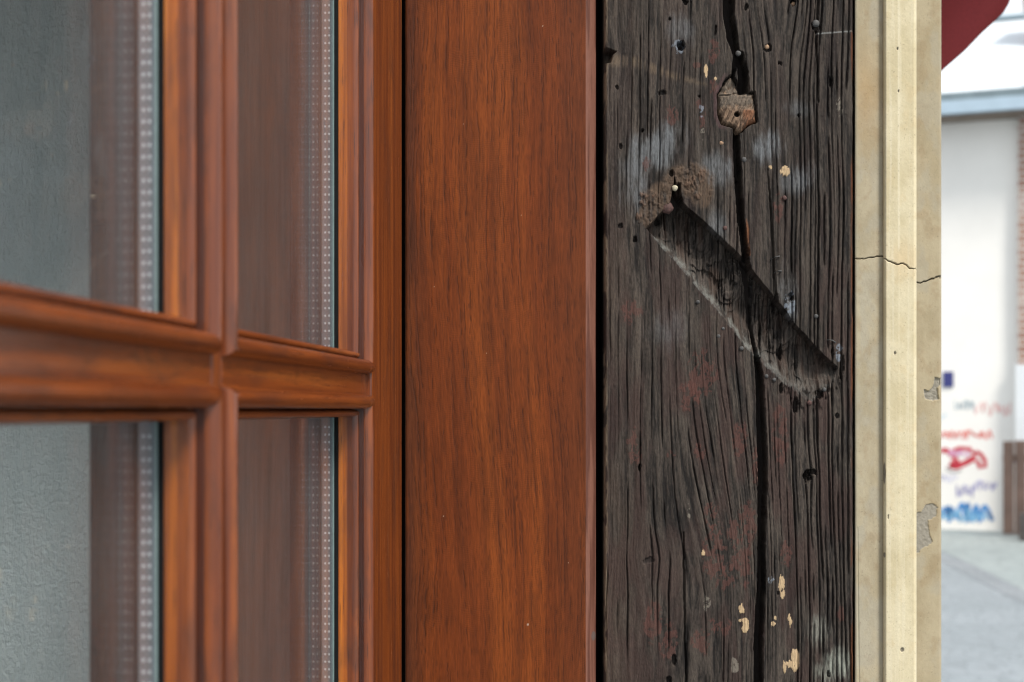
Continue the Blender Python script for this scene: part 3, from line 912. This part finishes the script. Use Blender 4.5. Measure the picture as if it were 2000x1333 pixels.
def moulding(t0, t1, z0, z1):
    """mitred loop round one pane"""
    bm = bmesh.new()
    loops = []
    for (d, y) in PROF:
        loops.append([bm.verts.new((t0 + d, y, z0 + d)), bm.verts.new((t1 - d, y, z0 + d)), bm.verts.new((t1 - d, y, z1 - d)), bm.verts.new((t0 + d, y, z1 - d))])
    for a, b in zip(loops[:-1], loops[1:]):
        for i in range(4):
            j = (i + 1) % 4
            f = bm.faces.new((a[i], a[j], b[j], b[i]))
            k = loops.index(a)
            dm_, ym_ = (PROF[k][0] + PROF[k + 1][0]) / 2, (PROF[k][1] + PROF[k + 1][1]) / 2
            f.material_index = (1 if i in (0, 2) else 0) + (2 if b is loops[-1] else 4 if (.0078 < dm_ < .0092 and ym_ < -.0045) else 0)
            f.smooth = True
    me = bpy.data.meshes.new('pane_moulding')
    bmesh.ops.subdivide_edges(bm, edges=[e for e in bm.edges if e.calc_length() > .1], cuts=24, use_grid_fill=False)
    bmesh.ops.recalc_face_normals(bm, faces=bm.faces)
    bm.to_mesh(me); bm.free()
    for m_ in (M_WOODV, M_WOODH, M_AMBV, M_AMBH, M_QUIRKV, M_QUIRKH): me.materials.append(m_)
    ob = link(bpy.data.objects.new('pane_moulding', me), sash)
    m = ob.modifiers.new('edges', 'EDGE_SPLIT'); m.split_angle = math.radians(38)
    return ob


# the cross bar runs on over the stile's moulding and ends in a rounded nose
def nose():
    sec = [(BH + d, y) for d, y in PROF]
    sec = [(-a, y) for a, y in reversed(sec)] + sec
    bm = bmesh.new(); rings = []
    for k in range(9):
        f = k / 8.0
        t = T_ST + MW - .001 - f * (MW - .001 + .0012)
        drop = 0.0
        if f > 0.6: drop = .0042 * (1 - math.sqrt(max(0, 1 - ((f - .6) / .4) ** 2)))
        rings.append([bm.verts.new((t, max(y - drop, -MD) + (.0003 if drop == 0 else .0003), ZB + a * (1 - .10 * max(0, (f - .6) / .4) ** 2))) for a, y in sec])
    for a, b in zip(rings[:-1], rings[1:]):
        for i in range(len(sec) - 1):
            fc = bm.faces.new((a[i], a[i + 1], b[i + 1], b[i])); fc.smooth = True
    bm.faces.new(rings[-1]); bm.faces.new(list(reversed(rings[0])))
    ob = bm_obj('bar_nose', bm, M_WOODH, sash)
    m = ob.modifiers.new('edges', 'EDGE_SPLIT'); m.split_angle = math.radians(38)


nose()
GO = 0.0190   # outer glass face behind the flat
GT = 0.0007
SP = 0.0060   # spacer width
for (a0, a1) in ops:
    for (b0, b1) in zs:
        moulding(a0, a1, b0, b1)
        t0, t1, z0, z1 = a0 + MW, a1 - MW, b0 + MW, b1 - MW
        # black seal between wood and glass
        bm = bmesh.new()
        e_ = .0003
        for (q0, q1, w0, w1) in ((t0 - .006, t0 + e_, z0 - .006, z1 + .006), (t1 - e_, t1 + .006, z0 - .006, z1 + .006), (t0 + e_, t1 - e_, z0 - .006, z0 + e_), (t0 + e_, t1 - e_, z1 - e_, z1 + .006)):
            add_box(bm, q0, q1, -GO + .0001, -MD + .0002, w0, w1)
        bm_obj('seal', bm, M_BLACK, sash)
        # double glazing: one unit with two sheets and the spacer round its edge
        bm = bmesh.new()
        for (g0, g1) in ((-GO - GT, -GO), (-GO - GT - SP - .0004 - .0012, -GO - GT - SP - .0004)):
            q_ = .0004 if g1 > -GO - .0001 else -.003
            fs = add_box(bm, t0 + q_, t1 - q_, g0, g1, z0 + q_, z1 - q_)
            for f in fs:
                if abs(f.normal.y) < 0.5: f.material_index = 1
        for f in bm.faces:
            f.normal_update()
            if abs(f.normal.y) < 0.5: f.material_index = 1
        gp = bm_obj('glass_pane', bm, [M_GLASS, M_GEDGE], sash)
        bm = bmesh.new()
        s0, s1 = -GO - GT - .0001 - SP, -GO - GT - .0001
        add_box(bm, t0 - .004, t0 + .0006, s0, s1, z0 - .004, z1 + .004)
        add_box(bm, t1 - .0006, t1 + .004, s0, s1, z0 - .004, z1 + .004)
        add_box(bm, t0 + .0006, t1 - .0006, s0, s1, z0 - .004, z0 + .0006)
        add_box(bm, t0 + .0006, t1 - .0006, s0, s1, z1 - .0006, z1 + .004)
        n = int((z1 - z0 - .004) / .0042)
        for i in range(n):
            zc = z0 + .003 + .0042 * i
            for yc in (s1 - .0019, s1 - .0041):
                vs = [bm.verts.new((t0 + .0009, yc + .00058 * math.cos(k * math.pi / 4), zc + .0007 * math.sin(k * math.pi / 4))) for k in range(8)]
                f = bm.faces.new(vs); f.material_index = 1
                for v_ in vs: pass
        bm_obj('spacer_bar', bm, [M_ALU, M_DOT], gp)
        # bead that holds the pane from behind
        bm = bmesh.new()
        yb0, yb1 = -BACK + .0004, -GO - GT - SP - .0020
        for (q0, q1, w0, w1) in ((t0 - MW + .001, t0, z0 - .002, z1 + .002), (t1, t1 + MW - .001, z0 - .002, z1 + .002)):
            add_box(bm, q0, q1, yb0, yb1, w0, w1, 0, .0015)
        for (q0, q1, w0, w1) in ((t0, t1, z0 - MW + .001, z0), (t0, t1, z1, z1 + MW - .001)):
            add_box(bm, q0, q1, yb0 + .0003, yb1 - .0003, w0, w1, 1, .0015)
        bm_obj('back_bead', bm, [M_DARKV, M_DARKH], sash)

# ------------------------------------------------------------------ what shows through the glass
def plaster_mat():
    m, n, l, b = new_mat('grey_green_plaster')
    v = mapped(n, l, (1, 1, 0.35))
    a = noise(n, l, mapped(n, l, (1, 1, 1)), 9, 4, 0.6)
    c = ramp(n, l, a, [(0.3, (0.55, 0.595, 0.57)), (0.7, (0.65, 0.69, 0.67))])
    c = mixc(n, l, rng_map(n, l, noise(n, l, v, 120, 4, 0.6), 0.35, 0.7, 0, 0.25), c, (0.49, 0.53, 0.505))
    l.new(c, b.inputs['Base Color'])
    b.inputs['Roughness'].default_value = 0.8
    h1 = noise(n, l, mapped(n, l, (1, 1, 0.7)), 330, 5, 0.65, 0.0)
    h2 = noise(n, l, mapped(n, l, (1, 1, 0.2)), 420, 3, 0.6)
    ad = n.new('ShaderNodeMath'); ad.operation = 'MULTIPLY_ADD'; ad.inputs[1].default_value = 0.5
    l.new(h2, ad.inputs[0]); l.new(h1, ad.inputs[2])
    bump(n, l, ad.outputs[0], 1.0, 0.007, b)
    return m


WY = 1.00
bm = bmesh.new()
add_box(bm, -2.6, PX(335, WY), WY, WY + .2, 0.0, 2.7)
wall = bm_obj('plaster_wall', bm, plaster_mat())
tag(wall, 'rough grey green plastered wall seen through the glass', 'wall')
bm = bmesh.new()
add_box(bm, -2.6, PX(335, WY) - .003, 0.60, WY - .0005, 1.81, 2.0, 0, .004)  # unseen slab added overhead to shade the top of the plaster wall
bm_obj('shading_slab', bm, plain('shading_slab_render', (0.35, 0.36, 0.34), 0.85), wall)


def dull_mat():
    m, n, l, b = new_mat('dull_brown_wood')
    f = noise(n, l, mapped(n, l, (220, 220, 6)), 1.0, 4, 0.6)
    l.new(ramp(n, l, f, [(0.3, (0.20, 0.165, 0.135)), (0.7, (0.33, 0.275, 0.235))]), b.inputs['Base Color'])
    b.inputs['Roughness'].default_value = 0.7
    bump(n, l, f, 0.3, 0.001, b)
    return m


bm = bmesh.new()
add_box(bm, PX(337, 1.03), PX(700, 1.03), 1.03, 1.07, 0, 2.6, 0, .002)
pn = bm_obj('inner_panel', bm, dull_mat())
tag(pn, 'dull brown wooden panel dimly seen behind the window glass next to the plaster', 'panel')

# ------------------------------------------------------------------ red cloth
def cloth():
    y0 = 1.62
    edge = [(450, 1521), (300, 1672), (132, 1838), (95, 1880), (60, 1913), (38, 1937), (20, 1955), (0, 1967), (-40, 1980), (-140, 1996), (-500, 2010), (-900, 2015)]
    ey = np.array([a for a, _ in edge])[::-1]; ex = np.array([b for _, b in edge])[::-1]
    R, Cn = 240, 90
    pys = np.linspace(-900, 448, R); s = np.linspace(0, 1, Cn)
    xe = np.interp(pys, ey, ex) + 9
    x0 = 1521.0
    px = x0 + (xe - x0)[:, None] * s[None]
    X = (px - CX) * y0 / FPX
    Z = np.repeat((CAMZ - (pys - HY) * y0 / FPX)[:, None], Cn, 1)
    d = (px * 0.8 + pys[:, None] * 0.45)
    Y = y0 + .014 * np.sin(d / 46.0 + 1.2 * np.sin(pys[:, None] / 190)) + .006 * np.sin(d / 21.0 + 2)
    o = mesh_from_grid('red_cloth', X[::-1], Y[::-1], Z[::-1], None, plain('dark_red_fabric', (0.10, 0.0095, 0.0115), 0.85, scale=500, var=0.15, spec=0.2))
    m = o.modifiers.new('thickness', 'SOLIDIFY'); m.thickness = 0.0016
    return o


tag(cloth(), 'dark red cloth hanging from above with a curved lower edge beside the stone jamb', 'cloth')

# ------------------------------------------------------------------ street and house beyond
def street_mat(c0, c1, sc, name):
    m, n, l, b = new_mat(name)
    vo = n.new('ShaderNodeTexVoronoi'); vo.feature = 'DISTANCE_TO_EDGE'; vo.inputs['Scale'].default_value = sc
    l.new(mapped(n, l, (1, 0.8, 1)), vo.inputs['Vector'])
    big = noise(n, l, mapped(n, l, (1, 1, 1)), 0.9, 4, 0.6)
    c = ramp(n, l, big, [(0.3, c0), (0.7, c1)])
    c = mixc(n, l, rng_map(n, l, vo.outputs['Distance'], 0.0, 0.09, 0.45, 0.0), c, tuple(x * .55 for x in c0))
    c = mixc(n, l, rng_map(n, l, noise(n, l, mapped(n, l, (1, 1, 1)), 9, 4, 0.6), 0.35, 0.65, 0, 0.25), c, tuple(x * .7 for x in c0))
    l.new(c, b.inputs['Base Color'])
    b.inputs['Roughness'].default_value = 0.7
    bump(n, l, rng_map(n, l, vo.outputs['Distance'], 0.0, 0.12, 0, 1), 0.5, 0.01, b)
    return m


def sheet(name, pts, z, mat):
    bm = bmesh.new()
    bm.faces.new([bm.verts.new((x, y, z)) for x, y in pts])
    o = bm_obj(name, bm, mat)
    if o.data.polygons[0].normal.z < 0: o.data.flip_normals()
    o['kind'] = 'structure'
    return o


sheet('street', [(-600, -600), (600, -600), (600, 600), (-600, 600)], 0.0, street_mat((0.205, 0.232, 0.247), (0.265, 0.292, 0.312), 9, 'street_setts'))
sheet('pavement', [(4.52, 14.4), (4.22, 11.4), (3.6, 5.0), (9.0, 5.0), (9.0, 20), (4.9, 20)], 0.004, street_mat((0.24, 0.275, 0.275), (0.30, 0.335, 0.33), 5, 'pavement_slabs'))
sheet('gutter_channel', [(4.30, 14.6), (4.00, 11.4), (3.38, 5.0), (3.6, 5.0), (4.22, 11.4), (4.52, 14.4)], 0.003, street_mat((0.19, 0.21, 0.225), (0.24, 0.26, 0.275), 7, 'channel_stone'))

DH = 17.6
dirx, diry = -0.932, 0.362
HOX, HOY = PX(1989, DH), DH
house = empty('house', (HOX, HOY, 0), math.atan2(diry, dirx) + math.pi)
tag(house, 'white plastered house covered in graffiti low down, with a pale tin roof and brick pier', 'house')
# local x: along the wall towards the right (brick at x > 0, white wall at x < 0); local y: away from the viewer
def hz(py): return CAMZ - (py - HY) * DH / FPX


def wall_mat(name, c):
    m, n, l, b = new_mat(name)
    a = noise(n, l, mapped(n, l, (1, 1, 1)), 2.2, 5, 0.6)
    l.new(ramp(n, l, a, [(0.3, tuple(x * .93 for x in c)), (0.7, c)]), b.inputs['Base Color'])
    b.inputs['Roughness'].default_value = 0.9
    bump(n, l, noise(n, l, mapped(n, l, (1, 1, 1)), 60, 4, 0.6), 0.3, 0.01, b)
    return m


def brick_mat():
    m, n, l, b = new_mat('old_brick')
    br = n.new('ShaderNodeTexBrick')
    br.inputs['Scale'].default_value = 1.0
    br.inputs['Brick Width'].default_value = 0.26; br.inputs['Row Height'].default_value = 0.085; br.inputs['Mortar Size'].default_value = 0.012
    br.inputs['Color1'].default_value = (0.24, 0.10, 0.065, 1); br.inputs['Color2'].default_value = (0.33, 0.18, 0.13, 1); br.inputs['Mortar'].default_value = (0.55, 0.52, 0.47, 1)
    mp = n.new('ShaderNodeMapping'); mp.inputs['Rotation'].default_value = (math.radians(-90), 0, 0)
    tc = n.new('ShaderNodeTexCoord'); l.new(tc.outputs['Object'], mp.inputs['Vector']); l.new(mp.outputs[0], br.inputs['Vector'])
    c = mixc(n, l, rng_map(n, l, noise(n, l, mapped(n, l, (1, 1, 1)), 3, 4, 0.6), 0.45, 0.65, 0, 0.6), br.outputs['Color'], (0.55, 0.50, 0.46))
    l.new(c, b.inputs['Base Color']); b.inputs['Roughness'].default_value = 0.9
    return m


EAVE = hz(232)
bm = bmesh.new(); add_box(bm, -9, 0, 0, 6, 0, EAVE)
bm_obj('wall', bm, wall_mat('white_plaster', (0.86, 0.825, 0.775)), house)
bm = bmesh.new(); add_box(bm, 0.0005, 2.4, -.10, 6, hz(712), EAVE)
bm_obj('brick_pier', bm, brick_mat(), house)
bm = bmesh.new(); add_box(bm, -.03, 2.45, -.14, -.001, 0, hz(712) - .002); add_box(bm, 0.0005, 2.4, 0, 6, 0, hz(712) - .002)
bm_obj('plinth', bm, wall_mat('pale_render', (0.72, 0.74, 0.75)), house)
bm = bmesh.new()
add_box(bm, -9.2, 2.7, -.42, -.0008, EAVE + .0005, EAVE + .035)
bm_obj('soffit', bm, plain('grey_brown_boards', (0.20, 0.16, 0.13), 0.8, scale=6), house)
bm = bmesh.new()
add_box(bm, -9.2, 2.7, -.50, -.421, EAVE + .02, hz(202), 0, .01)
bm_obj('gutter', bm, plain('pale_blue_zinc', (0.40, 0.50, 0.58), 0.5, 0.1, scale=3, var=0.08), house)
bm = bmesh.new()
vs = []
zt, zr = hz(190) + .02, CAMZ + (HY - 46) * 20.3 / FPX
for x in (-9.3, 2.8):
    vs.append([bm.verts.new((x, -.48, zt - .06)), bm.verts.new((x, -.48, zt)), bm.verts.new((x, 2.6, zr)), bm.verts.new((x, 6.3, zt)), bm.verts.new((x, 6.3, zt - .06)), bm.verts.new((x, 2.6, zr - .07))])
for i in range(6):
    j = (i + 1) % 6
    bm.faces.new((vs[0][i], vs[0][j], vs[1][j], vs[1][i]))
for v_ in vs: bm.faces.new(v_)
for k in range(12):      # standing seams
    x = -9.1 + k * 1.02
    a = [bm.verts.new((x + dx, y, z + dz)) for dx in (0, .03) for (y, z) in ((-.47, zt), (2.6, zr)) for dz in (0.001, .035)]
    bm.faces.new((a[1], a[3], a[7], a[5])); bm.faces.new((a[0], a[2], a[3], a[1])); bm.faces.new((a[4], a[5], a[7], a[6])); bm.faces.new((a[0], a[1], a[5], a[4]))
bm_obj('roof', bm, plain('pale_tin_sheet', (0.62, 0.66, 0.69), 0.55, 0.0, scale=1.2, var=0.1), house)
bm = bmesh.new(); add_box(bm, -9.3, 2.8, -.50, -.465, hz(203), hz(188))
bm_obj('roof_edge', bm, plain('dark_grey_flashing', (0.17, 0.22, 0.24), 0.6, scale=3), house)
bm = bmesh.new(); add_box(bm, -9.3, 2.8, 2.5, 2.72, zr - .01, zr + .05, 0, .01)
bm_obj('ridge_cap', bm, plain('grey_ridge', (0.30, 0.38, 0.42), 0.6, scale=3), house)
zc = zt + (1.35 + .48) / 3.08 * (zr - zt)
bm = bmesh.new()
add_box(bm, .06, .75, 1.2, 1.75, zc - .4, zc + .52); add_box(bm, .01, .80, 1.15, 1.80, zc + .52, zc + .60, 0, .01)
bm_obj('chimney', bm, plain('pinkish_render', (0.62, 0.52, 0.48), 0.9, scale=8), house)

# number plate by the graffiti
bm = bmesh.new()
px0, px1 = -(1989 - 1857.5) * DH / FPX / .932 * 1.0, -(1989 - 1876) * DH / FPX / .932
add_box(bm, px0, px1, -.018, -.0005, hz(756), hz(725), 0, .004)
sg = bm_obj('wall_sign', bm, plain('blue_enamel', (0.035, 0.040, 0.17), 0.4, scale=40, var=0.1))
sg.matrix_world = Matrix.Translation(house.location) @ Matrix.Rotation(house.rotation_euler.z, 4, 'Z')
tag(sg, 'small dark blue plate fixed to the white house wall above the graffiti', 'sign')

# sprayed strokes on the wall
def paint_mat(name, c):
    return plain(name, c, 0.7, scale=20, var=0.25)


def lx(px): return -(1989 - px) * DH / FPX / .932


def strokes(name, polys, width, mat, off):
    bm = bmesh.new()
    for pl in polys:
        P = [Vector((lx(a), 0, hz(b))) for a, b in pl]
        prev = None
        for i, p in enumerate(P):
            d = (P[min(i + 1, len(P) - 1)] - P[max(i - 1, 0)]).normalized()
            nrm = Vector((-d.z, 0, d.x)) * width * .5
            cur = [bm.verts.new(p + nrm + Vector((0, -off, 0))), bm.verts.new(p - nrm + Vector((0, -off, 0))), bm.verts.new(p - nrm), bm.verts.new(p + nrm)]
            for c in cur[2:]: c.co.y = -.0004
            if prev:
                for k in range(4):
                    bm.faces.new((prev[k], prev[(k + 1) % 4], cur[(k + 1) % 4], cur[k]))
            prev = cur
    return bm_obj(name, bm, mat, house)


def scrawl(x0, x1, yc, h, n, seed):
    """one long loose looping line of spray"""
    r = random.Random(seed); ctrl = []
    for i in range(n * 3 + 1):
        f = i / (n * 3)
        ctrl.append((x0 + (x1 - x0) * f + r.uniform(-1, 1) * (x1 - x0) / n * .45, yc + (-1) ** i * h * r.uniform(.35, 1.1)))
    out = []
    for a, b, c, d in zip(ctrl[:-3], ctrl[1:-2], ctrl[2:-1], ctrl[3:]):
        for k in range(6):
            t = k / 6.0
            out.append(tuple(.5 * (2 * b[m] + (c[m] - a[m]) * t + (2 * a[m] - 5 * b[m] + 4 * c[m] - d[m]) * t * t + (3 * b[m] - a[m] - 3 * c[m] + d[m]) * t ** 3) for m in (0, 1)))
    return [out]


G_RED, G_CRIM, G_BLUE = paint_mat('red_spray', (0.68, 0.13, 0.10)), paint_mat('crimson_spray', (0.50, 0.030, 0.05)), paint_mat('blue_spray', (0.08, 0.26, 0.56))
G_VIO, G_GREY, G_PINK = paint_mat('violet_spray', (0.36, 0.34, 0.55)), paint_mat('grey_spray', (0.40, 0.47, 0.50)), paint_mat('pink_spray', (0.72, 0.40, 0.37))
strokes('graffiti', scrawl(1836, 1945, 850, 8, 9, 3), .020, G_RED, .0022)
strokes('graffiti', scrawl(1836, 1900, 853, 6, 7, 13), .016, G_PINK, .0028)
strokes('graffiti', scrawl(1878, 1916, 792, 11, 6, 9), .014, G_GREY, .0022)
strokes('graffiti', scrawl(1838, 1866, 815, 8, 3, 2), .012, paint_mat('pale_blue_spray', (0.55, 0.66, 0.72)), .0022)
strokes('graffiti', scrawl(1912, 1978, 800, 14, 7, 4), .012, G_PINK, .0022)
strokes('graffiti', [[(1853, 884), (1862, 880), (1875, 892), (1885, 905), (1868, 916), (1880, 915), (1900, 905), (1914, 896)]], .065, G_CRIM, .0024)
strokes('graffiti', [[(1870, 905), (1890, 908), (1914, 892), (1905, 878), (1886, 877), (1872, 884)]], .050, G_CRIM, .0030)
strokes('graffiti', [[(1914, 883), (1924, 888), (1931, 900), (1932, 912), (1922, 914), (1918, 900)]], .050, G_CRIM, .0036)
strokes('graffiti', scrawl(1866, 1905, 887, 7, 6, 14), .016, paint_mat('lilac_spray', (0.70, 0.40, 0.58)), .0042)
strokes('graffiti', scrawl(1878, 1914, 962, 12, 6, 5), .016, G_VIO, .0022)
strokes('graffiti', scrawl(1912, 1955, 950, 11, 5, 6), .014, G_VIO, .0022)
strokes('graffiti', scrawl(1850, 1882, 935, 10, 4, 7), .012, paint_mat('pale_violet_spray', (0.55, 0.54, 0.68)), .0022)
strokes('graffiti', scrawl(1836, 1950, 1005, 18, 6, 8), .050, G_BLUE, .0022)
strokes('graffiti', scrawl(1836, 1935, 1012, 13, 7, 21), .032, paint_mat('sky_blue_spray', (0.22, 0.46, 0.68)), .0030)
strokes('graffiti', [[(1862, 918), (1875, 925), (1890, 921)]], .012, paint_mat('black_spray', (0.06, 0.05, 0.06)), .0048)

# wooden gate standing in front of the brick pier
g = empty('wooden_gate', (PX(1958, 16.9), 16.9, 0), house.rotation_euler.z)
tag(g, 'low brown wooden board gate in front of the brick pier of the white house', 'gate')
mg = plain('worn_gate_board', (0.115, 0.072, 0.055), 0.8, scale=5, var=0.35)
zt = CAMZ - (862 - HY) * 16.9 / FPX
bm = bmesh.new()
for k in range(8):
    add_box(bm, .005 + k * .135, .13 + k * .135, 0, .03, .03, zt + .01 * (k % 3), 0, .006)
bm_obj('board_panel', bm, mg, g)
bm = bmesh.new()
add_box(bm, 0, 1.08, .031, .07, zt - .25, zt - .16)
bm_obj('rail', bm, mg, g)
bm = bmesh.new()
add_box(bm, .20, .34, -.60, -.46, 0, .32, 0, .02)
bm_obj('foot_post', bm, plain('dark_post', (0.07, 0.06, 0.055), 0.85, scale=8), g)
